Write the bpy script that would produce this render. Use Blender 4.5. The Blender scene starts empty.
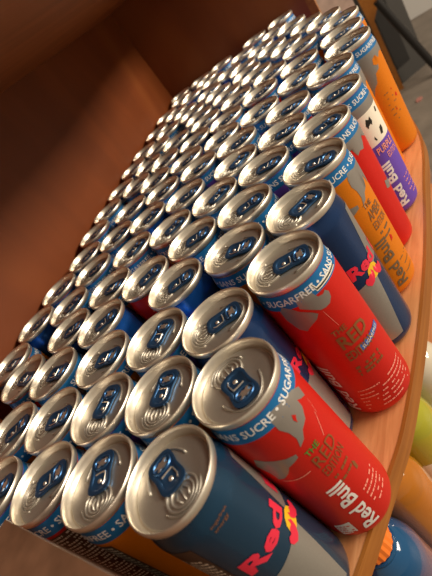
import bpy, bmesh, math, random
from mathutils import Vector, Matrix
random.seed(7)
SC = bpy.context.scene
COL = SC.collection

# ------------------------------------------------------------------ camera
cam_d = bpy.data.cameras.new('camera')
cam = bpy.data.objects.new('camera', cam_d); COL.objects.link(cam)
CR, CU, CF = Vector((0.327059, -0.735063, -0.593899)), Vector((0.741389, -0.190114, 0.643584)), Vector((0.585982, 0.650799, -0.482788))
CAM_Z = 0.27228
cam.matrix_world = Matrix(((CR.x, CU.x, -CF.x, 0), (CR.y, CU.y, -CF.y, 0), (CR.z, CU.z, -CF.z, CAM_Z), (0, 0, 0, 1)))
cam_d.sensor_fit = 'VERTICAL'; cam_d.sensor_height = 24.0
cam_d.lens = 24.0 * 433.29 / 576
cam_d.clip_start = 0.01; cam_d.clip_end = 50
cam_d.dof.use_dof = True; cam_d.dof.focus_distance = 0.31; cam_d.dof.aperture_fstop = 8.5
SC.camera = cam

# ------------------------------------------------------------------ world, lamps, exposure
SC.view_settings.view_transform = 'Standard'; SC.view_settings.look = 'None'
SC.view_settings.gamma = 1; SC.view_settings.use_curve_mapping = False
SC.view_settings.exposure = 0.0
W = bpy.data.worlds.new('store_air'); SC.world = W; W.use_nodes = True
bg = W.node_tree.nodes['Background']
bg.inputs['Color'].default_value = (1.0, 0.83, 0.62, 1); bg.inputs['Strength'].default_value = 0.34

def area(name, loc, target, size, power, color):
    l = bpy.data.lights.new(name, 'AREA'); l.shape = 'RECTANGLE'; l.size = size[0]; l.size_y = size[1]
    l.energy = power; l.color = color
    o = bpy.data.objects.new(name, l); COL.objects.link(o); o.location = loc
    o.rotation_euler = (Vector(target) - Vector(loc)).to_track_quat('-Z', 'Y').to_euler()
    return o
area('store_ceiling_lamp', (1.4, -1.5, 1.9), (0.4, 0.3, 0.1), (1.4, 0.6), 52, (1.0, 0.87, 0.70))
area('far_ceiling_lamp', (2.2, -4.6, 1.9), (0.4, 0.35, 0.1), (2.4, 0.9), 255, (1.0, 0.86, 0.68))

# ------------------------------------------------------------------ materials
def mat(name, color, rough=0.5, metal=0.0, coat=0.0, emit=None, trans=0.0, ior=1.45):
    m = bpy.data.materials.new(name); m.use_nodes = True
    b = m.node_tree.nodes['Principled BSDF']
    b.inputs['Base Color'].default_value = (*color, 1); b.inputs['Roughness'].default_value = rough
    b.inputs['Metallic'].default_value = metal; b.inputs['Coat Weight'].default_value = coat
    b.inputs['Transmission Weight'].default_value = trans; b.inputs['IOR'].default_value = ior
    return m
def speckle(m, scale, amount, rough_var=0.0, bump=0.0):
    """fine procedural variation on the base colour, roughness and relief"""
    nt = m.node_tree; b = nt.nodes['Principled BSDF']
    tc = nt.nodes.new('ShaderNodeTexCoord'); n = nt.nodes.new('ShaderNodeTexNoise')
    n.inputs['Scale'].default_value = scale; n.inputs['Detail'].default_value = 4
    nt.links.new(tc.outputs['Object'], n.inputs['Vector'])
    c = list(b.inputs['Base Color'].default_value)
    r = nt.nodes.new('ShaderNodeValToRGB')
    r.color_ramp.elements[0].position = .3; r.color_ramp.elements[1].position = .7
    r.color_ramp.elements[0].color = [max(0, v * (1 - amount)) for v in c[:3]] + [1]
    r.color_ramp.elements[1].color = [min(1, v * (1 + amount)) for v in c[:3]] + [1]
    nt.links.new(n.outputs['Fac'], r.inputs['Fac']); nt.links.new(r.outputs['Color'], b.inputs['Base Color'])
    if rough_var:
        mr = nt.nodes.new('ShaderNodeMapRange'); r0 = b.inputs['Roughness'].default_value
        mr.inputs['To Min'].default_value = max(0, r0 - rough_var); mr.inputs['To Max'].default_value = r0 + rough_var
        nt.links.new(n.outputs['Fac'], mr.inputs['Value']); nt.links.new(mr.outputs['Result'], b.inputs['Roughness'])
    if bump:
        bp = nt.nodes.new('ShaderNodeBump'); bp.inputs['Strength'].default_value = bump; bp.inputs['Distance'].default_value = .0005
        nt.links.new(n.outputs['Fac'], bp.inputs['Height']); nt.links.new(bp.outputs['Normal'], b.inputs['Normal'])
    return m
def wood(name, c0, c1, c2, stretch, rough=.35, coat=.3, scale=1.0):
    m = mat(name, c1, rough, coat=coat); nt = m.node_tree; b = nt.nodes['Principled BSDF']
    tc = nt.nodes.new('ShaderNodeTexCoord'); mp = nt.nodes.new('ShaderNodeMapping')
    mp.inputs['Scale'].default_value = [s * scale for s in stretch]
    mp.inputs['Rotation'].default_value = (0, 0, math.radians(-11))
    nt.links.new(tc.outputs['Object'], mp.inputs['Vector'])
    n1 = nt.nodes.new('ShaderNodeTexNoise'); n1.inputs['Scale'].default_value = 1.0; n1.inputs['Detail'].default_value = 8; n1.inputs['Distortion'].default_value = .6
    nt.links.new(mp.outputs['Vector'], n1.inputs['Vector'])
    r = nt.nodes.new('ShaderNodeValToRGB'); e = r.color_ramp.elements
    e[0].position = .32; e[0].color = (*c0, 1); e[1].position = .68; e[1].color = (*c2, 1)
    k = e.new(.5); k.color = (*c1, 1)
    nt.links.new(n1.outputs['Fac'], r.inputs['Fac']); nt.links.new(r.outputs['Color'], b.inputs['Base Color'])
    bp = nt.nodes.new('ShaderNodeBump'); bp.inputs['Strength'].default_value = .15; bp.inputs['Distance'].default_value = .001
    nt.links.new(n1.outputs['Fac'], bp.inputs['Height']); nt.links.new(bp.outputs['Normal'], b.inputs['Normal'])
    b.inputs['Coat Roughness'].default_value = .25
    return m
M = {}
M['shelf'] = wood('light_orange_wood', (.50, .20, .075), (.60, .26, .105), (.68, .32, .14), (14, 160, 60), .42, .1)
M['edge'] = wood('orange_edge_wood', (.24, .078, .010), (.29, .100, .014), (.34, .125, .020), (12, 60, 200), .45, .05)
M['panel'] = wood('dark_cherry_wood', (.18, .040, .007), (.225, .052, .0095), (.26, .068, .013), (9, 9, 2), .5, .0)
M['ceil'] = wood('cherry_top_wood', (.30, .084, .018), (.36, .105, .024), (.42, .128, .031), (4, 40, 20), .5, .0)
M['alu'] = speckle(mat('brushed_aluminium', (.55, .515, .455), .43, .85), 1500, .05, .04)
M['rimalu'] = mat('rim_aluminium', (.90, .84, .73), .38, .92)
M['tab'] = mat('blue_anodised_tab', (.045, .13, .30), .33, .8)
M['band'] = mat('sky_blue_print', (.015, .17, .44), .38, .35)
M['white'] = mat('white_print', (.75, .74, .72), .4)
M['cream'] = mat('cream_print', (.80, .74, .62), .4)
M['red'] = speckle(mat('red_can_paint', (.62, .014, .007), .42, .3, .0), 1500, .06)
M['orange'] = speckle(mat('orange_can_paint', (.76, .21, .003), .42, .3, .0), 1500, .06)
M['purple'] = speckle(mat('purple_can_paint', (.16, .075, .50), .42, .3, .0), 1500, .06)
M['navy'] = speckle(mat('navy_can_paint', (.012, .045, .15), .27, .6, .3), 1500, .08)
M['teal'] = speckle(mat('steel_blue_can_paint', (.015, .06, .125), .27, .6, .3), 1500, .08)
M['bright'] = speckle(mat('bright_blue_can_paint', (.012, .10, .42), .22, .6, .3), 1500, .08)
M['silver'] = speckle(mat('silver_print', (.40, .39, .36), .35, .7), 1500, .06)
M['grey'] = mat('grey_print', (.30, .275, .25), .38, .45)
M['olive'] = mat('olive_brown_print', (.27, .10, .03), .4, .3)
M['green'] = mat('green_print', (.03, .22, .03), .4)
M['pink'] = mat('pinkish_red_print', (.78, .03, .07), .35, .2)
M['pale'] = mat('pale_pink_print', (.85, .32, .24), .45)
M['yellow'] = mat('yellow_print', (.85, .52, .02), .35, .2)
M['black'] = mat('black_print', (.015, .013, .012), .4)
M['brown'] = mat('dark_brown_print_reflection', (.075, .045, .03), .35, .3)
M['blueprint'] = mat('blue_print', (.03, .12, .45), .35, .2)
M['dgrey'] = mat('dark_grey_print', (.20, .13, .07), .4, .3)

# ------------------------------------------------------------------ helpers
def link(name, me, parent=None, m=None):
    o = bpy.data.objects.new(name, me); COL.objects.link(o)
    if m is not None and me is not None and len(me.materials) == 0: me.materials.append(m)
    if parent is not None: o.parent = parent
    return o
def empty(name, loc, label=None, cat=None, group=None, rotz=0.0):
    o = bpy.data.objects.new(name, None); COL.objects.link(o); o.location = loc; o.rotation_euler = (0, 0, rotz)
    o.empty_display_size = .01
    if label: tag(o, label, cat, group)
    return o
def tag(o, label, cat, group=None):
    o['label'] = label; o['category'] = cat
    if group: o['group'] = group
def finish(bm, name, m=None, smooth=True):
    me = bpy.data.meshes.new(name); bmesh.ops.recalc_face_normals(bm, faces=bm.faces)
    if smooth:
        for f in bm.faces: f.smooth = True
    bm.to_mesh(me); bm.free()
    if smooth: me.set_sharp_from_angle(angle=math.radians(38))
    if m: me.materials.append(m)
    return me
def lathe(prof, n, name, m, smooth=True, sharp=None):
    bm = bmesh.new(); rings = []
    for r, z in prof:
        if r < 1e-6: rings.append([bm.verts.new((0, 0, z))])
        else: rings.append([bm.verts.new((r * math.cos(2 * math.pi * i / n), r * math.sin(2 * math.pi * i / n), z)) for i in range(n)])
    for a, b in zip(rings, rings[1:]):
        for i in range(n):
            j = (i + 1) % n
            if len(a) == 1 and len(b) == 1: continue
            if len(a) == 1: bm.faces.new((a[0], b[i], b[j]))
            elif len(b) == 1: bm.faces.new((a[i], a[j], b[0]))
            else: bm.faces.new((a[i], a[j], b[j], b[i]))
    return finish(bm, name, m, smooth)
def prism(bm, pts, z0, z1):
    """pts: outline in XY; adds a closed prism"""
    a = [bm.verts.new((x, y, z0)) for x, y in pts]; b = [bm.verts.new((x, y, z1)) for x, y in pts]
    n = len(pts); bm.faces.new(a[::-1]); bm.faces.new(b)
    for i in range(n):
        j = (i + 1) % n; bm.faces.new((a[i], a[j], b[j], b[i]))
def tube(bm, pts, r, closed=False, seg=6):
    """round wire through 3D points"""
    P = [Vector(p) for p in pts]; n = len(P); rings = []
    for i in range(n):
        t = (P[(i + 1) % n] - P[i - 1]) if closed else (P[min(i + 1, n - 1)] - P[max(i - 1, 0)])
        t.normalize(); s = t.cross(Vector((0, 0, 1)))
        if s.length < 1e-3: s = Vector((1, 0, 0))
        s.normalize(); w = s.cross(t)
        rings.append([bm.verts.new(P[i] + s * r * math.cos(2 * math.pi * k / seg) + w * r * math.sin(2 * math.pi * k / seg)) for k in range(seg)])
    m = n if closed else n - 1
    for i in range(m):
        a, b = rings[i], rings[(i + 1) % n]
        for k in range(seg):
            l = (k + 1) % seg; bm.faces.new((a[k], a[l], b[l], b[k]))
    if not closed:
        bm.faces.new(rings[0][::-1]); bm.faces.new(rings[-1])
def bevel(bm, w, seg=2):
    bmesh.ops.bevel(bm, geom=[e for e in bm.edges if e.calc_face_angle(0) > .5], offset=w, segments=seg, affect='EDGES', profile=.5)
# ------------------------------------------------------------------ the cabinet (world: shelf top is z = 0)
A11 = math.radians(11); DU = Vector((math.cos(A11), math.sin(A11))); DN = Vector((-math.sin(A11), math.cos(A11)))
CORNER = Vector((.850, .620)); FRONT_END = CORNER - DN * .33
TOP_Z = .331
front_edge = [(-.26, .262), (-.16, .215), (-.06, .170), (.0, .148), (.049, .1325), (.106, .1195), (.140, .1125), (.20, .1075), (.263, .1055), (.322, .106), (.405, .1105),
              (.46, .1135), (.5066, .119), (.5586, .133), (.614, .149), (.66, .175), (.715, .215), (.764, .250), (.83, .283), (FRONT_END.x, FRONT_END.y)]
def smooth_line(p, k=4):
    out = []
    for i in range(len(p) - 1):
        p0, p1, p2, p3 = [Vector(p[max(0, min(len(p) - 1, j))]) for j in (i - 1, i, i + 1, i + 2)]
        for t in range(k):
            t /= k
            out.append(.5 * ((2 * p1) + (p2 - p0) * t + (2 * p0 - 5 * p1 + 4 * p2 - p3) * t * t + (3 * p1 - p0 - 3 * p2 + p3) * t ** 3))
    out.append(Vector(p[-1])); return [(v.x, v.y) for v in out]
fe = smooth_line(front_edge)
NEAR_BACK = CORNER - DU * 1.13
back_pts = [tuple(CORNER), tuple(NEAR_BACK)]
def cstruct(name, bm, m):
    o = link(name, finish(bm, name, m, False)); o['kind'] = 'structure'; return o
def wallpanel(name, p, q, t, z0, z1, m):
    p, q = Vector(p), Vector(q); d = (q - p).normalized(); n = Vector((-d.y, d.x)) * t
    bm = bmesh.new(); prism(bm, [tuple(p), tuple(q), tuple(q + n), tuple(p + n)], z0, z1)
    return cstruct(name, bm, m)
SH_T = .0155
inner = [(x, y + .0025) for x, y in fe]
back_in = [tuple(CORNER - DU * .0005 - DN * .0005), tuple(NEAR_BACK + DU * .0005 - DN * .0005)]
sh = empty('wooden_shelf', (.3, .3, -SH_T), 'light orange wooden shelf with bowed front edge carrying the rows of cans', 'shelf')
def shpart(parent, name, bm, m, z):
    me = finish(bm, name, m, False); me.transform(Matrix.Translation((-.3, -.3, z))); return link(name, me, parent)
bm = bmesh.new(); prism(bm, inner + back_in, -SH_T, 0); shpart(sh, 'shelf_board', bm, M['shelf'], SH_T)
bm = bmesh.new(); prism(bm, fe + [(x, y + .0025) for x, y in fe[::-1]], -SH_T, .0003); bevel(bm, .0009, 2); shpart(sh, 'edge_band', bm, M['edge'], SH_T)
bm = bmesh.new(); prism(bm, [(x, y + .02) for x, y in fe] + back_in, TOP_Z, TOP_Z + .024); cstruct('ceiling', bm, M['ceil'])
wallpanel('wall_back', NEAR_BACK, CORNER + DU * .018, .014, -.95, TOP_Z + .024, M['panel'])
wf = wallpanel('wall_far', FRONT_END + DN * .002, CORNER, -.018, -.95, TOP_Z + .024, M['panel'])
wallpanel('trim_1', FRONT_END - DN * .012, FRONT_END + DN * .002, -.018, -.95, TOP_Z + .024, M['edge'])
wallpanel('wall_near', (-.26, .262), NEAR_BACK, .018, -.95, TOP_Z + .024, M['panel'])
low = [(x, y - .075) for x, y in fe]
ls = empty('lower_shelf', (.3, .3, -.364), 'lower wooden shelf below the cans, carrying the coloured drink bottles', 'shelf')
bm = bmesh.new(); prism(bm, low + back_in, -.364, -.340); shpart(ls, 'lower_shelf_board', bm, M['shelf'], .364)
bm = bmesh.new(); prism(bm, [(x, y + .06) for x, y in fe] + back_in, -.95, -.3645); cstruct('trim_2', bm, M['panel'])

# ------------------------------------------------------------------ can meshes (shared by every can)
NS = 56
def neck(z):                                       # outer radius of the can wall at height z
    if z < .006: return .0215 + .00475 * math.sin(math.pi / 2 * z / .006)
    if z < .1175: return .02625
    t = min(1, (z - .1175) / .0125); t = t * t * (3 - 2 * t)
    return .02625 - .0019 * t
body_prof = [(0, .008), (.012, .0065), (.018, .003), (.0195, .0006), (.0205, .0), (.0215, .0006), (.0238, .002), (.0255, .0042), (.0260, .0065), (.02625, .009)]
body_prof += [(.02625, z) for z in (.03, .06, .09, .113, .1175)] + [(neck(z), z) for z in (.1192, .121, .1228, .1246, .1264, .1282, .130)] + [(.0238, .1303), (.0236, .1262), (.018, .1256), (0.0, .1256)]
def body_mesh(m): return lathe(body_prof, NS, 'can_body_' + m, M[m])
BODY = {k: body_mesh(k) for k in ('red', 'orange', 'purple', 'navy', 'teal', 'bright', 'silver')}
lid_prof = [(.0238, .1296), (.02445, .1300), (.0252, .1308), (.02545, .1325), (.0254, .1342), (.0250, .1349), (.0245, .1350), (.0241, .1345),
            (.0237, .1325), (.0231, .1298), (.0226, .1290), (.0221, .1290), (.0217, .1298), (.0214, .1303), (.0205, .1305), (.0120, .1305), (0, .1305)]
def lid_mesh():
    me = lathe(lid_prof, NS, 'can_lid', M['rimalu'])
    me.materials.append(M['alu'])
    for p in me.polygons:
        if p.center.xy.length < .0219 and p.center.z < .1310: p.material_index = 1
    bm = bmesh.new(); bm.from_mesh(me)
    e = lambda cx, a, b, n=28, a0=0, a1=360: [(cx + a * math.cos(math.radians(a0 + (a1 - a0) * i / n)), b * math.sin(math.radians(a0 + (a1 - a0) * i / n)), .1307) for i in range(n + (a1 - a0 < 360))]
    n0 = len(bm.faces)
    tube(bm, e(-.0105, .0078, .0088), .00075, True)                # score line of the mouth
    tube(bm, e(-.0110, .0058, .0064), .0006, True)
    tube(bm, e(0, .0185, .0128, 22, -75, 75), .0007)               # finger recess
    tube(bm, e(-.0092, .0106, .0112, 20, 105, 255), .0006)
    for y0, x0, x1 in ((-.0022, -.0145, -.0085), (0, -.0150, -.0080), (.0022, -.0145, -.0085)):
        tube(bm, [(x0, y0, .1307), ((x0 + x1) / 2, y0 * 1.7, .1307), (x1, y0, .1307)], .0005)
    bm.faces.ensure_lookup_table()
    for f in bm.faces[n0:]: f.material_index = 1
    for f in bm.faces: f.smooth = True
    bm.to_mesh(me); bm.free(); return me
LID = lid_mesh()
def tab_mesh():
    N = 40; bm = bmesh.new(); rings = []
    def outline(s, z):
        r = []
        for i in range(N):
            a = 2 * math.pi * i / N; c, q = math.cos(a), math.sin(a)
            x = .0122 * math.copysign(abs(c) ** .55, c); y = .0080 * math.copysign(abs(q) ** .62, q)
            y *= 1 - .10 * math.cos(math.pi * x / .0122) * (1 if abs(x) < .0122 else 0)   # slight waist
            if x < 0: y *= .97
            off = .0008
            k = 1 - (1 - s)
            r.append(bm.verts.new((.0040 + x - math.copysign(min(abs(x), off * (1 - k) * 10), x), y - math.copysign(min(abs(y), off * (1 - k) * 10), y), z)))
        return r
    zb = .1311
    for s, z in ((.97, zb), (1.03, zb + .0005), (1.0, zb + .0012), (.85, zb + .0014), (.74, zb + .0012), (.68, zb + .0007)): rings.append(outline(s, z))
    for a, b in zip(rings, rings[1:]):
        for i in range(N):
            j = (i + 1) % N; bm.faces.new((a[i], a[j], b[j], b[i]))
    bm.faces.new(rings[-1]); bm.faces.new(rings[0][::-1])
    ov = [(.0098 + .0038 * math.cos(2 * math.pi * i / 24), .0054 * math.sin(2 * math.pi * i / 24), zb + .0011) for i in range(24)]
    tube(bm, ov, .0007, True)
    return finish(bm, 'pull_tab', M['tab'])
TAB = tab_mesh()
def emblem_mesh():                                 # small silver bull in the finger hole
    out = [(-2.2, -3.6), (-1.2, -3.0), (-.4, -1.6), (.6, -1.8), (1.4, -3.2), (1.9, -2.2), (1.4, -.8), (1.9, .6), (1.2, 1.6), (1.6, 3.2), (.8, 3.9), (.5, 2.4), (-.4, 2.0), (-1.4, 3.0), (-2.0, 2.2), (-1.2, 1.0), (-1.7, -.4), (-1.2, -1.8)]
    bm = bmesh.new(); prism(bm, [(.0098 + x * .0012, y * .00118) for x, y in out], .1318, .13235)
    return finish(bm, 'tab_emblem', M['rimalu'], False)
EMB = emblem_mesh()
def rivet_mesh():
    bm = bmesh.new()
    bmesh.ops.create_uvsphere(bm, u_segments=14, v_segments=8, radius=.0014, matrix=Matrix.Translation((-.0010, 0, .1317)) @ Matrix.Diagonal((1, 1, .55, 1)))
    tube(bm, [(.0028, -.0036, .1322), (-.0020, -.0040, .1322), (-.0040, -.0030, .1322)], .00035)
    tube(bm, [(.0034, -.0034, .1322), (.0036, 0, .1322), (.0034, .0034, .1322)], .00042)
    return finish(bm, 'tab_rivet', M['rimalu'])
RIV = rivet_mesh()
def band_mesh():
    zs = [.1192 + i * (.1296 - .1192) / 6 for i in range(7)]
    return lathe([(neck(z) + .00012, z) for z in zs], NS, 'sugarfree_band', M['band'])
BAND = band_mesh()

# ---- flat print: outlines in (degrees round the can, mm up the can), wrapped on the wall
def slice_wrap(bm, step_deg, lift, z_cuts=()):
    us = [v.co.x for v in bm.verts]; u = math.floor(min(us) / step_deg) * step_deg + step_deg
    while u < max(us):
        bmesh.ops.bisect_plane(bm, geom=bm.verts[:] + bm.edges[:] + bm.faces[:], plane_co=(u, 0, 0), plane_no=(1, 0, 0)); u += step_deg
    for z in z_cuts:
        bmesh.ops.bisect_plane(bm, geom=bm.verts[:] + bm.edges[:] + bm.faces[:], plane_co=(0, z, 0), plane_no=(0, 1, 0))
    for v in bm.verts:
        a = math.radians(v.co.x); z = v.co.y * .001; r = neck(z) + lift
        v.co = (r * math.cos(a), r * math.sin(a), z)
def print_polys(name, polys, m, parent, lift=.00015, rot=0.0):
    bm = bmesh.new()
    for pl in polys:
        bm.faces.new([bm.verts.new((a + rot, z, 0)) for a, z in pl])
    bmesh.ops.triangulate(bm, faces=bm.faces[:])
    slice_wrap(bm, 6, lift, (118, 120, 122, 124, 126, 128))
    for f in bm.faces: f.smooth = True
    me = bpy.data.meshes.new(name); bm.to_mesh(me); bm.free(); me.materials.append(M[m])
    return link(name, me, parent)
FONT = {}
def text_bm(s, size, bold=0.0, shear=0.0, squeeze=1.0):
    cu = bpy.data.curves.new('txt', 'FONT'); cu.body = s; cu.size = size; cu.offset = bold; cu.shear = shear; cu.resolution_u = 2; cu.fill_mode = 'FRONT'
    o = bpy.data.objects.new('txt', cu); COL.objects.link(o)
    dg = bpy.context.evaluated_depsgraph_get(); me = bpy.data.meshes.new_from_object(o.evaluated_get(dg))
    bm = bmesh.new(); bm.from_mesh(me); bpy.data.objects.remove(o); bpy.data.curves.remove(cu); bpy.data.meshes.remove(me)
    for v in bm.verts: v.co.x *= squeeze
    return bm
MM = 1 / (.02625 * math.pi / 180 * 1000)            # degrees per mm round the wall
def print_text(name, s, m, parent, deg, z, size, width=None, vertical=False, bold=0.0, lift=.0003, height=None, slant=0.0):
    """horizontal text starts at deg, baseline z; vertical text reads upward from z with its baseline at deg (right side)"""
    bm = text_bm(s, size, bold)
    x0 = min(v.co.x for v in bm.verts); x1 = max(v.co.x for v in bm.verts); y0 = min(v.co.y for v in bm.verts); y1 = max(v.co.y for v in bm.verts)
    kx = width / (x1 - x0) if width else 1; ky = height / (y1 - y0) if height else 1
    for v in bm.verts:
        x, y = (v.co.x - x0) * kx, (v.co.y - y0) * ky
        if vertical: v.co = (deg - y * MM, z + x, 0)
        else: v.co = (deg + x * MM, z + y + slant * x, 0)
    slice_wrap(bm, 6, lift)
    me = bpy.data.meshes.new(name); bm.to_mesh(me); bm.free(); me.materials.append(M[m])
    return link(name, me, parent)
BUL = []                                           # angles of the four bullets round the band
def band_text_mesh():
    phrase = 'SANS SUCRE \u2022 SUGARFREE \u2022 SANS SUCRE \u2022 SUGARFREE \u2022'
    bm = text_bm(phrase, 5.2, .07)
    def width(t):
        q = text_bm(t, 5.2, .07); w = max(v.co.x for v in q.verts); q.free(); return w
    x0 = min(v.co.x for v in bm.verts); full = (max(v.co.x for v in bm.verts) - x0) * 1.014
    for i, ch in enumerate(phrase):
        if ch == '\u2022': BUL.append((width(phrase[:i + 1]) - x0 - .8) / full * 360)
    ys = [v.co.y for v in bm.verts]; y0, y1 = min(ys), max(ys)
    for v in bm.verts: v.co = ((v.co.x - x0) / full * 360, 122.2 + (v.co.y - y0) / (y1 - y0) * 4.3, 0)
    slice_wrap(bm, 10, .00030)
    me = bpy.data.meshes.new('band_lettering'); bm.to_mesh(me); bm.free(); me.materials.append(M['white']); return me
BTXT = band_text_mesh()

# ------------------------------------------------------------------ all cans, one by one
CANS = [
    (0.0447, 0.1601, 'A'), (0.094, 0.1411, 'H'), (0.1369, 0.172, 'G'), (0.1748, 0.1351, 'I'), (0.2276, 0.1373, 'L'),
    (0.2803, 0.1382, 'M'), (0.3346, 0.1433, 'N'), (0.3893, 0.1416, 'O'), (0.4548, 0.1585, 'P'), (0.5066, 0.1480, 'Q'),
    (0.5586, 0.1642, 'R'), (0.6141, 0.176, 'S'), (0.0384, 0.2124, 'B'), (0.0883, 0.1935, 'F'), (0.1317, 0.2248, 'E'),
    (0.2044, 0.1853, 'J'), (0.2567, 0.1955, 'e20'), (0.3115, 0.1945, 'e21'), (0.364, 0.1902, ''), (0.4161, 0.1984, ''),
    (0.4854, 0.204, ''), (0.5388, 0.2153, ''), (0.6091, 0.2317, ''), (0.6681, 0.209, 'T'), (0.0317, 0.2648, 'C'),
    (0.0808, 0.2457, 'e0'), (0.1212, 0.2796, 'e1'), (0.1843, 0.2358, 'K'), (0.2038, 0.2848, 'e10'), (0.2381, 0.2448, 'e16'),
    (0.2947, 0.2444, 'e19'), (0.3472, 0.2401, ''), (0.3967, 0.2583, ''), (0.452, 0.2461, ''), (0.5191, 0.2676, ''),
    (0.5717, 0.2689, ''), (0.6555, 0.2661, ''), (0.7063, 0.2453, ''), (0.1604, 0.3148, ''), (0.2069, 0.3396, ''),
    (0.2707, 0.2914, 'e15'), (0.3263, 0.3009, ''), (0.3842, 0.3095, ''), (0.4373, 0.2969, ''), (0.4931, 0.3135, ''),
    (0.553, 0.3196, ''), (0.6128, 0.3055, ''), (0.7039, 0.3064, ''), (0.7641, 0.2865, ''), (0.8034, 0.3312, ''),
    (0.1135, 0.3446, ''), (0.161, 0.3675, ''), (0.2595, 0.3431, ''), (0.3151, 0.3552, ''), (0.3695, 0.3637, ''),
    (0.4264, 0.3522, ''), (0.482, 0.365, ''), (0.5392, 0.3725, ''), (0.6039, 0.3584, ''), (0.6539, 0.3384, ''),
    (0.7493, 0.343, ''), (0.8713, 0.3393, ''), (0.1119, 0.3979, ''), (0.1977, 0.4052, ''), (0.2504, 0.4077, ''),
    (0.3054, 0.407, ''), (0.3622, 0.4209, ''), (0.4145, 0.4053, ''), (0.4702, 0.4192, ''), (0.5289, 0.4286, ''),
    (0.5803, 0.4056, ''), (0.6445, 0.3939, ''), (0.6874, 0.4336, ''), (0.732, 0.4056, ''), (0.8605, 0.3953, ''),
    (0.184, 0.4605, ''), (0.2363, 0.4673, ''), (0.2884, 0.459, ''), (0.3435, 0.487, ''), (0.4349, 0.4598, ''),
    (0.4919, 0.4706, ''), (0.5554, 0.4887, ''), (0.6251, 0.4429, ''), (0.7539, 0.4535, ''), (0.8453, 0.4733, ''),
    (0.3958, 0.4992, ''), (0.4531, 0.5109, ''), (0.5197, 0.5278, ''), (0.5769, 0.5378, ''), (0.6126, 0.4971, ''),
    (0.6943, 0.5221, ''), (0.7451, 0.5077, ''), (0.835, 0.5262, ''), (0.6499, 0.5504, ''), (0.7229, 0.5663, ''),
    (0.7791, 0.5544, ''), (0.8243, 0.5814, ''), (0.1317, 0.4506, ''), (0.0612, 0.3513, ''), (0.0721, 0.2989, 'm3'),
    (0.0185, 0.3203, ''), (0.0544, 0.4373, ''), (0.796, 0.4, ''), (0.7952, 0.4896, ''), (0.0276, 0.3919, ''),
    (0.7002, 0.3635, ''), (0.6625, 0.4801, ''),
]

TABDIR = dict(A=61, H=-127, I=-66, J=-85, L=-37, M=-89, G=-53, F=6, E=-4, B=28, C=-48, e0=2, K=-55, e20=-57, e16=-65)
KIND = dict(A='teal', H='red', G='navy', I='red', L='navy', M='orange', N='red', O='purple', P='orange', Q='orange', R='red', S='orange', T='purple',
            B='orange', C='red', F='orange', E='purple', J='orange', K='bright', e10='red', e0='purple')
PLAIN = {'A', 'G', 'L', 'K', 'e10'}                       # cans without the sugar-free band
BAND_AT = dict(H=(0, -114.6), I=(1, -122.5), B=(1, -136.7), C=(0, -136.6), J=(0, -117.5), F=(1, -117))   # which bullet, and where it sits
COLNAME = dict(red='red', orange='orange', purple='purple', navy='dark navy', teal='steel-blue', bright='bright blue', silver='silver-grey')
NAMED_LABEL = dict(
    A='steel-blue can with red lettering and yellow sun, nearest can in front',
    H='red can with grey bulls and white upright lettering, second from the near end in front',
    I='red can with a black and white bracket and blue pill mark on its side',
    G='navy can set back between the two big red front cans',
    L='navy and silver can with pinkish red lettering right behind the bracketed red can',
    M='orange can with grey bull beside the navy can at the bowed edge',
    N='red can with silver-grey neck squeezed between the orange and the purple can at the edge',
    O='purple can with a white middle stripe and white upright lettering',
    P='orange can with grey neck squeezed between the purple can and the last orange can',
    Q='orange can with speckled grey neck, last whole can side seen along the bowed edge',
    B='orange can left of the steel-blue front can, small print on its side',
    C='red can standing second left of the steel-blue front can, small print on its side',
    J='orange can with blue band tucked behind the red bracketed can and the navy one',
    K='bright blue can without a lettered band, deep shiny blue side showing',
    e10='red can with pale print below its rim, red patch showing amid the silver lids')
def ordinal(n):
    w = ['first', 'second', 'third', 'fourth', 'fifth', 'sixth', 'seventh', 'eighth', 'ninth', 'tenth', 'eleventh', 'twelfth', 'thirteenth', 'fourteenth', 'fifteenth', 'sixteenth', 'seventeenth', 'eighteenth', 'nineteenth', 'twentieth']
    return w[n - 1] if n <= len(w) else str(n) + 'th'
fx = [p[0] for p in fe]; fy = [p[1] for p in fe]
def edge_y(x):
    for i in range(len(fe) - 1):
        if fx[i] <= x <= fx[i + 1]: return fy[i] + (fy[i + 1] - fy[i]) * (x - fx[i]) / (fx[i + 1] - fx[i])
    return fy[-1]
rows = {}
for i, (x, y, k) in enumerate(CANS):
    best = min(math.hypot(px - x, py - y) for px, py in fe)
    rows.setdefault(int(round((best - .030) / .0475)), []).append(i)
rowpos = {}
for r, ids in rows.items():
    for n, i in enumerate(sorted(ids, key=lambda i: CANS[i][0])): rowpos[i] = (r + 1, n + 1)
PRINTS = {}
CANROOT = {}
rng = random.Random(11)
proto = None
def tree_copy(o, parent=None):
    c = o.copy(); COL.objects.link(c)
    if parent is not None: c.parent = parent
    for ch in list(o.children): tree_copy(ch, c)
    return c
proto = empty('drink_can', (0, 0, 0))
link('can_body', BODY['red'], proto); link('lid', LID, proto)
tb = link('pull_tab', TAB, proto); link('tab_emblem', EMB, tb); link('tab_rivet', RIV, tb)
bd = link('neck_band', BAND, proto); link('band_lettering', BTXT, bd)
ROOTS = [proto] + [tree_copy(proto) for _ in CANS[1:]]
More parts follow.
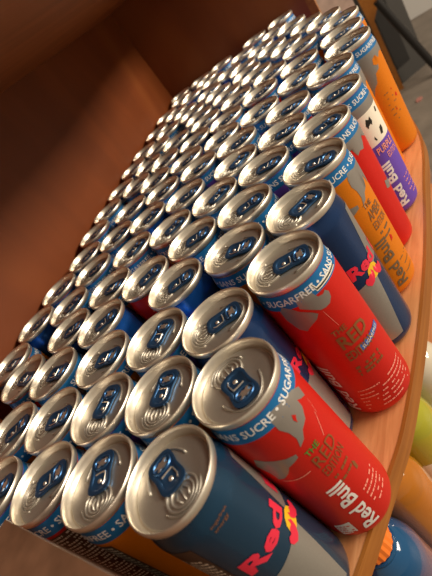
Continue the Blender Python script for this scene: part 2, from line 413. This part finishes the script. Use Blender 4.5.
for i, (x, y, k) in enumerate(CANS):
    c = ROOTS[i]
    CANROOT[k or i] = c
    kind = KIND.get(k)
    if kind is None: kind = rng.choices(['red', 'orange', 'purple', 'bright', 'navy', 'silver'], [3, 3, 2, 2, 1, 1])[0]
    plain = k in PLAIN or (k == '' and kind in ('bright', 'navy') and rng.random() < .7)
    c.location = (x, y, 0); c.scale = (1, 1, 1.012)
    ang = math.radians(TABDIR[k]) if k in TABDIR else math.radians(-58 + rng.uniform(-38, 38))
    bandrot = math.radians(BAND_AT[k][1] - BUL[BAND_AT[k][0]]) if k in BAND_AT else rng.uniform(0, 6.28)
    for ch in list(c.children):
        base = ch.name.split('.')[0]
        if base == 'can_body':
            ch.data = BODY[kind]
        elif base == 'lid': ch.rotation_euler = (0, 0, ang)
        elif base == 'pull_tab': ch.rotation_euler = (0, 0, ang); ch.location = (.0008 * math.cos(ang), .0008 * math.sin(ang), 0)
        elif base == 'neck_band':
            if plain:
                for g in list(ch.children): bpy.data.objects.remove(g)
                bpy.data.objects.remove(ch)
            else: ch.rotation_euler = (0, 0, bandrot)
    r, n = rowpos[i]
    if k in NAMED_LABEL: lab = NAMED_LABEL[k]
    else:
        look = ('can with plain neck' if plain else 'can with blue neckband')
        lab = 'silver-lidded %s, %s from near end, %s row from edge' % (look, ordinal(n), ordinal(r))
    tag(c, lab, 'can', 'drink cans on the wooden shelf')
# ------------------------------------------------------------------ printing on the cans whose sides show
BULL_A = [(-123.9, 126.0), (-114.5, 125.5), (-98.8, 123.2), (-87.9, 121.4), (-76.9, 116.4), (-79.3, 110.3), (-88, 113.5), (-92.2, 115.8), (-93.0, 111.0), (-101.0, 105.6),
          (-111.6, 103.8), (-117.7, 99.5), (-126.5, 97.6), (-122.6, 103.4), (-124.0, 110.1), (-128.6, 115.6), (-128.3, 121.8)]
BULL_B = [(-177.4, 104.2), (-166, 101.5), (-157.1, 99.8), (-146.2, 97.6), (-135.3, 96.4), (-135.8, 93.6), (-143.9, 92.1), (-151.4, 91.0), (-158, 86.5), (-166.9, 83.2), (-175.3, 82.4), (-176.8, 89.1), (-185.4, 96.1)]
EYE = [(-109, 115.5), (-105.5, 113.0), (-107.5, 112.0), (-110, 109.5), (-111.5, 112.5)]
def shift(pl, d, dz=0): return [(a + d, z + dz) for a, z in pl]
def arc(a0, z0, a1, z1, bulge, w, n=14):
    top, bot = [], []
    for i in range(n + 1):
        t = i / n; a = a0 + (a1 - a0) * t; z = z0 + (z1 - z0) * t + bulge * 4 * t * (1 - t)
        top.append((a, z + w / 2)); bot.append((a, z - w / 2))
    return top + bot[::-1]
def rows_of_text(name, m, root, a0, a1, z0, z1, n, h, gap=3.2, lift=.00018, seed=1, skip=.18):
    """tiny illegible print: short dashes in rows"""
    rr = random.Random(seed); polys = []
    for i in range(n):
        z = z0 + (z1 - z0) * i / max(1, n - 1); a = a0
        while a < a1 - 1:
            w = rr.uniform(1.2, gap * 2)
            if rr.random() > skip: polys.append([(a, z - h / 2), (min(a1, a + w), z - h / 2), (min(a1, a + w), z + h / 2), (a, z + h / 2)])
            a += w + rr.uniform(.7, 1.6)
    o = print_polys(name, polys, m, root, lift); o['kind'] = 'stuff'; return o
def columns_of_text(name, m, root, a0, a1, z0, z1, n, w, seed=1):
    rr = random.Random(seed); polys = []
    for i in range(n):
        a = a0 + (a1 - a0) * i / max(1, n - 1); z = z0
        while z < z1 - .6:
            h = rr.uniform(.8, 3.0)
            polys.append([(a - w / 2, z), (a + w / 2, z), (a + w / 2, min(z1, z + h)), (a - w / 2, min(z1, z + h))]); z += h + rr.uniform(.4, .9)
    o = print_polys(name, polys, m, root, .00018); o['kind'] = 'stuff'; return o
def edition(k, logo, bull_m, text_m, logo_m, word, the_m=None, dz_bull=0, second=True):
    r = CANROOT[k]; d = logo + 133
    print_polys('bull_emblem', [shift(BULL_A, d, dz_bull)], bull_m, r)
    if second: print_polys('bull_emblem', [shift(BULL_B, d)], bull_m, r)
    print_text('wordmark_lettering', 'Red Bull', logo_m, r, logo + 11, 10, 12, width=49, vertical=True, bold=.25, height=10.5)
    print_text('edition_lettering', 'THE', the_m or text_m, r, logo + 4, 88.5, 5, width=9, bold=.05, height=4.2)
    print_text('edition_lettering', word, text_m, r, logo + 4, 77, 8, width=17, height=9.0)
    print_text('edition_lettering', 'EDITION', text_m, r, logo + 4, 68, 8, width=17, height=7.0)
    rows_of_text('flavour_lettering', text_m, r, logo + 8, logo + 36, 57, 63, 2, 2.0, seed=5)
# H: nearest red can
H_ = CANROOT['H']
edition('H', -133, 'grey', 'olive', 'white', 'RED', 'green')
print_polys('bull_emblem', [EYE], 'red', H_, .00028)
print_polys('sun_ring', [arc(-86, 100, -99, 88, 0, .7), arc(-172, 80.6, -138, 80.2, -1.0, .6), arc(-80, 108, -84, 98, 0, .6)], 'pale', H_)
print_polys('badge', [[(-177.8, 20.3), (-154.7, 23.5), (-154.7, 11), (-177.8, 7.5)]], 'white', H_)
rows_of_text('badge_lettering', 'red', H_, -176, -157, 11, 19, 4, 1.0, lift=.0003, seed=3)
rows_of_text('small_lettering', 'pale', H_, -112, -80, 19, 37, 5, 1.3, seed=4)
print_polys('drip_mark', [[(-99, 50), (-95, 50), (-94, 55), (-97, 58), (-99, 54)]], 'olive', H_)
# I: red can behind it
I_ = CANROOT['I']
IB1 = [(-149.7, 125.8), (-139.3, 124.1), (-133.9, 117.5), (-127, 116.5), (-122.6, 117.7), (-119, 115), (-120.9, 111.2), (-127, 108.5), (-134.0, 108.2), (-141, 109), (-146, 111), (-152, 113.5), (-161, 117), (-160, 123)]
IB2 = [(-181, 122), (-170, 119), (-164, 115.4), (-152, 111), (-146.5, 107.9), (-151.8, 104.9), (-160, 103), (-167.3, 101), (-172, 99), (-180.5, 101.8), (-184, 106), (-188, 112), (-187, 119)]
print_polys('bull_emblem', [IB1, IB2], 'grey', I_)
print_polys('sun_ring', [arc(-140, 107, -135, 92, 0, 1.2)], 'pale', I_)
print_polys('bracket_mark', [[(-134, 126.5), (-130.5, 120.3), (-86, 120.3), (-86, 122.9), (-128.5, 122.9), (-131, 126.5)]], 'cream', I_, .00022)
print_polys('bracket_mark', [[(-132.6, 125.6), (-129.9, 121.0), (-86, 121.0), (-86, 122.0), (-129.2, 122.0), (-131.8, 125.6)]], 'black', I_, .0003)
print_text('edition_lettering', 'THE', 'olive', I_, -150, 86, 6, width=10, height=4.5, bold=.08)
print_text('edition_lettering', 'RED', 'olive', I_, -150, 73, 8, width=22, height=11, bold=.2)
print_text('edition_lettering', 'EDITION', 'olive', I_, -152, 62, 8, width=22, height=8, bold=.15)
rows_of_text('flavour_lettering', 'olive', I_, -152, -110, 47, 54, 3, 2.4, seed=8)
rows_of_text('small_lettering', 'pale', I_, -176, -84, 11, 32, 6, 1.2, seed=9)
print_polys('pill_mark', [arc(-131, 65.8, -82, 65.2, .4, 5.0)], 'blueprint', I_, .00022)
print_text('pill_lettering', 'SUGARFREE', 'white', I_, -127, 64.3, 3, width=19, height=2.6, lift=.0004)
print_text('wordmark_lettering', 'Red Bull', 'white', I_, 171, 9, 12, width=51, vertical=True, bold=.2, height=9.5)
# navy and steel-blue cans with the quartered sides
def classic(k, start, width, sun, side='navy', zt=79.5, slant=.0, hgt=11):
    r = CANROOT[k]
    print_polys('silver_panel', [[(sun - 62, 66), (sun + 2, 69.5), (sun - 4, 45), (sun - 14, 10), (sun - 62, 10)]], 'silver', r)
    print_polys('silver_panel', [[(sun + 6, 74), (sun + 74, 78), (sun + 74, 119), (sun + 22, 119), (sun + 14, 98)]], 'silver', r)
    print_text('wordmark_lettering', 'Red Bull', 'pink', r, start, zt, 12, width=width, bold=.45, height=hgt, slant=slant, lift=.00034)
    s = [(sun + 13 * math.cos(t * .3142 * 2), 71 + 6.2 * math.sin(t * .3142 * 2)) for t in range(10)]
    print_polys('sun_disc', [s], 'yellow', r, .00028)
    bl = [(-30, -4), (-22, -7), (-12, -6), (-4, -3), (-1, 1), (-5, 4), (-8, 1), (-14, 2), (-20, 0), (-26, 1), (-31, -1)]
    print_polys('bull_emblem', [[(sun + a * .75, 70 + z) for a, z in bl], [(sun - a * .75, 70 + z) for a, z in bl[::-1]]], 'pink', r, .00036)
classic('A', -141, 74, -70, zt=79, hgt=12)
classic('L', -146, 56, -108, zt=76)
classic('G', -100, 60, -60, zt=78)
A_ = CANROOT['A']
print_text('small_lettering', 'energy', 'olive', A_, -123, 116, 4, width=9, height=2.0)
print_text('small_lettering', 'sugarfree', 'olive', A_, -123, 119.4, 4, width=11, height=2.0)
print_polys('dark_side', [[(-205, 10), (-152, 10), (-152, 118), (-205, 118)]], 'brown', A_, .00012)  # dark brown reflection on this side, put into the colour behind the text
rows_of_text('nutrition_lettering', 'cream', A_, -200, -155, 14, 106, 30, 1.5, gap=2.4, seed=2, skip=.1)
B_ = CANROOT['B']
print_polys('dark_side', [[(-215, 10), (-158, 10), (-158, 116), (-215, 116)]], 'brown', B_, .00012)
rows_of_text('nutrition_lettering', 'cream', B_, -212, -160, 14, 113, 32, 1.5, gap=2.4, seed=6, skip=.1)
print_polys('bull_emblem', [shift(BULL_A, 75)], 'grey', B_)
C_ = CANROOT['C']
print_polys('dark_side', [[(-190, 10), (-70, 10), (-70, 117), (-190, 117)]], 'brown', C_, .00012)
rows_of_text('nutrition_lettering', 'cream', C_, -186, -74, 14, 115, 34, 1.5, gap=2.4, seed=7, skip=.1)
e10 = CANROOT['e10']
rows_of_text('small_lettering', 'pale', e10, -165, -95, 92, 116, 7, 1.5, seed=12)
# M: orange can
M_ = CANROOT['M']
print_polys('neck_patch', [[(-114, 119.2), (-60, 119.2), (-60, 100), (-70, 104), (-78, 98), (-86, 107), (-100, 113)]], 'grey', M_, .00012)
edition('M', -128, 'grey', 'dgrey', 'dgrey', 'AMBER', dz_bull=-5)
print_polys('drip_mark', [[(-108, 49), (-101, 50), (-100, 53), (-105, 55)]], 'red', M_)
rows_of_text('small_lettering', 'dgrey', M_, -112, -80, 16, 30, 3, 1.0, seed=14)
# N: red can
N_ = CANROOT['N']
edition('N', -205, 'grey', 'olive', 'white', 'RED', second=False)
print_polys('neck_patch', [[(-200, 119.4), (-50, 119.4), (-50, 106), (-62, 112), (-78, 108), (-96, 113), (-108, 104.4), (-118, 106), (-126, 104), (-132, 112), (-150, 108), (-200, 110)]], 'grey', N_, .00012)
print_polys('drip_mark', [[(-102, 60), (-88, 57), (-72, 61), (-70, 65), (-86, 64), (-98, 67)]], 'silver', N_)
# O: purple can
O_ = CANROOT['O']
print_polys('white_stripe', [[(-230, 80), (-30, 80), (-30, 110.8), (-230, 110.8)]], 'cream', O_, .00014)
print_polys('neck_patch', [[(-230, 110.8), (-30, 110.8), (-30, 119.4), (-230, 119.4)]], 'grey', O_, .00014)
print_polys('stripe_drawing', [[(-137, 101), (-132, 106), (-127, 104), (-122, 106), (-120, 101), (-124, 98), (-126, 100), (-131, 99), (-134, 97)],
                               [(-115, 85), (-108, 84), (-103, 88), (-104, 92), (-111, 91)], [(-101, 104), (-95, 103), (-92, 107), (-97, 108)], [(-133, 86), (-130, 83), (-128, 84), (-131, 88)]], 'black', O_, .00026)
print_text('wordmark_lettering', 'Red Bull', 'white', O_, -126, 10, 12, width=50, vertical=True, bold=.4, height=10)
print_text('edition_lettering', 'PURPLE', 'pale', O_, -140, 70, 7, width=21, height=7, bold=.1)
print_text('edition_lettering', 'EDITION', 'pale', O_, -122, 61.5, 7, width=15, height=6)
rows_of_text('small_lettering', 'pale', O_, -112, -80, 14, 34, 5, 1.0, seed=15)
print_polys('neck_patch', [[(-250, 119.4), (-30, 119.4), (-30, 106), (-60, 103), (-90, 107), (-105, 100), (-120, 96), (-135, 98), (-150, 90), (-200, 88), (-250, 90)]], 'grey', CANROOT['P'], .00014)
# Q: last orange can on the edge
Q_ = CANROOT['Q']
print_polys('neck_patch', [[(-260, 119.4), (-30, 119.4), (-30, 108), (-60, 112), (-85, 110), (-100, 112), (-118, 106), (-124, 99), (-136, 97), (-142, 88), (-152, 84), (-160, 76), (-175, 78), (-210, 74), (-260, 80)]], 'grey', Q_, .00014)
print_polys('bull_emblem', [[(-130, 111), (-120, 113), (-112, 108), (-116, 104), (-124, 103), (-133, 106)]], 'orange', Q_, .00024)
print_polys('drip_mark', [[(-112, 62), (-106, 61), (-104, 64), (-109, 66)], [(-128, 50), (-124, 49), (-124, 52)], [(-118, 72), (-115, 71), (-115, 74)]], 'red', Q_)
rows_of_text('small_lettering', 'dgrey', Q_, -140, -115, 40, 72, 6, .9, seed=16, skip=.5)

# ------------------------------------------------------------------ bottles on the lower shelf
def sports_bottle(x, y, juice, label, capcol=None, scale=1.0, wrap=True):
    r = empty('drink_bottle', (x, y, -.340), label, 'bottle', 'bottles on the lower shelf')
    s = scale
    prof = [(0, .0), (.030, .0), (.0345, .004), (.0355, .012), (.0355, .050), (.0355, .075), (.0355, .100), (.0355, .130), (.0350, .140), (.0328, .150), (.0288, .160), (.0235, .167), (.0190, .171), (.0180, .182), (0, .182)]
    link('bottle_body', lathe([(a * s, z) for a, z in prof], 36, 'bottle_body', juice), r)
    if wrap: link('wrap_label', lathe([(.0356 * s, .036), (.0359 * s, .038), (.0359 * s, .092), (.0356 * s, .094)], 36, 'wrap_label', M['cream']), r)
    link('neck_ring', lathe([(.0205 * s, .168), (.0215 * s, .169), (.0215 * s, .172), (.0195 * s, .173)], 28, 'neck_ring', juice), r)
    cap = []
    n = 40
    bm = bmesh.new(); lo, hi = [], []
    for i in range(n):
        a = 2 * math.pi * i / n; q = (.0205 if i % 2 else .0197) * s
        lo.append(bm.verts.new((q * math.cos(a), q * math.sin(a), .176))); hi.append(bm.verts.new((q * .97 * math.cos(a), q * .97 * math.sin(a), .196)))
    for i in range(n):
        j = (i + 1) % n; bm.faces.new((lo[i], lo[j], hi[j], hi[i]))
    bm.faces.new(hi); bm.faces.new(lo[::-1])
    link('bottle_cap', finish(bm, 'bottle_cap', capcol or M['capor'], False), r)
    return r
M['capor'] = mat('orange_cap_plastic', (.85, .20, .02), .35)
M['capwh'] = mat('white_cap_plastic', (.75, .73, .68), .35)
M['jblue'] = mat('blue_drink', (.003, .062, .17), .10, coat=1)
M['jorange'] = mat('amber_drink', (.38, .125, .006), .10, coat=1)
M['jlime'] = mat('yellow_green_drink', (.33, .32, .02), .10, coat=1)
M['jclear'] = mat('pale_drink', (.55, .50, .40), .12, coat=.6)
sports_bottle(.110, .203, M['jblue'], 'blue drink bottle with orange cap under the shelf edge, lowest right', wrap=False)
sports_bottle(.182, .205, M['jorange'], 'amber drink bottle on the lower shelf beside the blue one', wrap=False)
sports_bottle(.254, .198, M['jlime'], 'yellow-green drink bottle on the lower shelf beyond the amber one')
sports_bottle(.327, .187, M['jclear'], 'pale drink bottle with white cap on the lower shelf beyond the yellow-green one', M['capwh'])

# ------------------------------------------------------------------ wrapped carton at the near end
M['carton'] = speckle(mat('brown_wrapped_carton', (.17, .085, .05), .28, coat=.5), 60, .25, bump=.2)
M['film'] = mat('clear_film_edge', (.20, .15, .11), .3, coat=.4)
ct = empty('wrapped_carton', (-.08, .17, 0), 'brown carton in clear film, blurred at the near end of the shelf', 'carton')
bm = bmesh.new(); prism(bm, [(-.075, -.005), (.0815, -.045), (.0865, .066), (-.075, .066)], 0, .158); bevel(bm, .007, 4); link('carton_box', finish(bm, 'carton_box', M['carton'], False), ct)
bm = bmesh.new(); tube(bm, [(.0806, -.046, .1545), (.0860, .0665, .1545), (-.075, .0665, .1545)], .0012, seg=8); link('film_edge', finish(bm, 'film_edge', M['film']), ct)

# ------------------------------------------------------------------ the store beyond
M['floor'] = speckle(mat('grey_store_floor', (.20, .165, .135), .5), 8, .2)
M['wall'] = mat('white_store_wall', (.72, .70, .68), .7)
M['blackp'] = mat('black_plastic', (.012, .011, .011), .35)
M['dkgrey'] = mat('dark_grey_plastic', (.05, .047, .044), .5)
M['card'] = speckle(mat('pinkish_grey_card', (.42, .30, .25), .6), 40, .15)
def struct(name, me, m): o = link(name, me, None, m); o['kind'] = 'structure'; return o
bm = bmesh.new(); prism(bm, [(-3, -3), (7, -3), (7, 4), (-3, 4)], -1.0, -.95); struct('floor', finish(bm, 'floor', M['floor'], False), None)
def polar(az, d, z=0): return Vector((d * math.cos(math.radians(az)), d * math.sin(math.radians(az)), z))
bm = bmesh.new(); p = polar(-6, 4.2); q = polar(9.75, 4.2); d = (q - p).normalized(); n = Vector((-d.y, d.x, 0)) * -.1
prism(bm, [tuple(p.xy), tuple(q.xy), tuple((q + n).xy), tuple((p + n).xy)], -.95, 2.0); struct('wall_right', finish(bm, 'wall_right', M['wall'], False), None)
# black case
F1, F2 = polar(12.75, 3.1), polar(9.7, 3.2)
bc = empty('black_case', (F1.x, F1.y, -.95), 'tall black case with a slanted bar standing beyond the far end of the cabinet', 'case')
def local(v, o): return (v.x - o.x, v.y - o.y)
o_ = F1; out = (F2 - F1).normalized(); back = Vector((-out.y, out.x, 0))
if back.x < 0: back = -back
bm = bmesh.new(); prism(bm, [local(v, o_) for v in (F1, F2, F2 + back * .4, F1 + back * .4)], 0, 1.5); bevel(bm, .01); link('case_shell', finish(bm, 'case_shell', M['dkgrey'], False), bc)
bm = bmesh.new(); prism(bm, [local(v, o_) for v in (F1 + out * .002 - back * .004, F1 + out * .10 - back * .004, F1 + out * .10, F1 + out * .002)], .1, 1.48); link('case_door', finish(bm, 'case_door', M['blackp'], False), bc)
pa, pb = polar(11.9, 2.95), polar(8.6, 2.95)
za, zb = CAM_Z - .225 * 2.95 + .95, CAM_Z - .43 * 2.95 + .95
bm = bmesh.new(); tube(bm, [(*local(pa, o_), za), (*local(pb, o_), zb)], .022, seg=10); link('slanted_bar', finish(bm, 'slanted_bar', M['blackp']), bc)
# orange-brown strip painting the reflection-lit near edge of the case, wider board above
P1, P2 = polar(12.85, 3.02), polar(13.4, 3.02)
po = empty('case_lit_edge', (P1.x, P1.y, -.95), 'orange-brown post beside the black case, beyond the farthest cans', 'strip')
d = (P2 - P1).normalized(); b_ = Vector((d.y, -d.x, 0)) * .03
if b_.x < 0: b_ = -b_
bm = bmesh.new(); prism(bm, [local(v, P1) for v in (P1, P2, P2 + b_, P1 + b_)], 0, .455); bevel(bm, .002); link('lit_edge_strip', finish(bm, 'lit_edge_strip', M['edge'], False), po)
Q1, Q2 = polar(11.7, 3.02), polar(13.5, 3.02)
lo = [(P1, .455), (P2, .455), (Q2, .62), (Q2, 1.0), (Q1, 1.0), (Q1, .535)]
bm = bmesh.new()
va = [bm.verts.new((*local(v, P1), z)) for v, z in lo]; vb = [bm.verts.new((*local(v + b_, P1), z)) for v, z in lo]
bm.faces.new(va); bm.faces.new(vb[::-1])
for i in range(len(va)):
    j = (i + 1) % len(va); bm.faces.new((va[i], vb[i], vb[j], va[j]))
link('wide_board', finish(bm, 'wide_board', M['edge'], False), po)
# pale stand with a blue patch
S1, S2 = polar(13.9, 1.45), polar(18.6, 1.42)
st = empty('cardboard_stand', (S1.x, S1.y, -.95), 'pinkish-grey cardboard stand with a blue patch between the side panel and the post', 'stand')
d = (S2 - S1).normalized(); b_ = Vector((d.y, -d.x, 0)) * .15
if b_.x < 0: b_ = -b_
bm = bmesh.new(); prism(bm, [local(v, S1) for v in (S1, S2, S2 + b_, S1 + b_)], 0, 1.35); bevel(bm, .002); link('stand_box', finish(bm, 'stand_box', M['card'], False), st)
f_ = -b_.normalized() * .002; a0, a1 = S1 + (S2 - S1) * .78, S1 + (S2 - S1) * .98
zc = CAM_Z - .16 * 1.4 + .95
bm = bmesh.new(); prism(bm, [local(v, S1) for v in (a0, a1, a1 + f_, a0 + f_)], zc - .02, zc + .05); link('blue_patch', finish(bm, 'blue_patch', M['blueprint'], False), st)
# small things on the floor
M['scrap'] = mat('dusty_pink_paper', (.42, .17, .14), .7)
sp = polar(11.9, 2.75)
bm = bmesh.new(); prism(bm, [(-.02, -.012), (.018, -.017), (.024, .007), (.003, .018), (-.024, .012)], 0, .006)
o = link('paper_scrap', finish(bm, 'paper_scrap', M['scrap'], False)); o.location = (sp.x, sp.y, -.95); tag(o, 'small pink scrap lying on the grey floor beyond the last orange can', 'scrap')
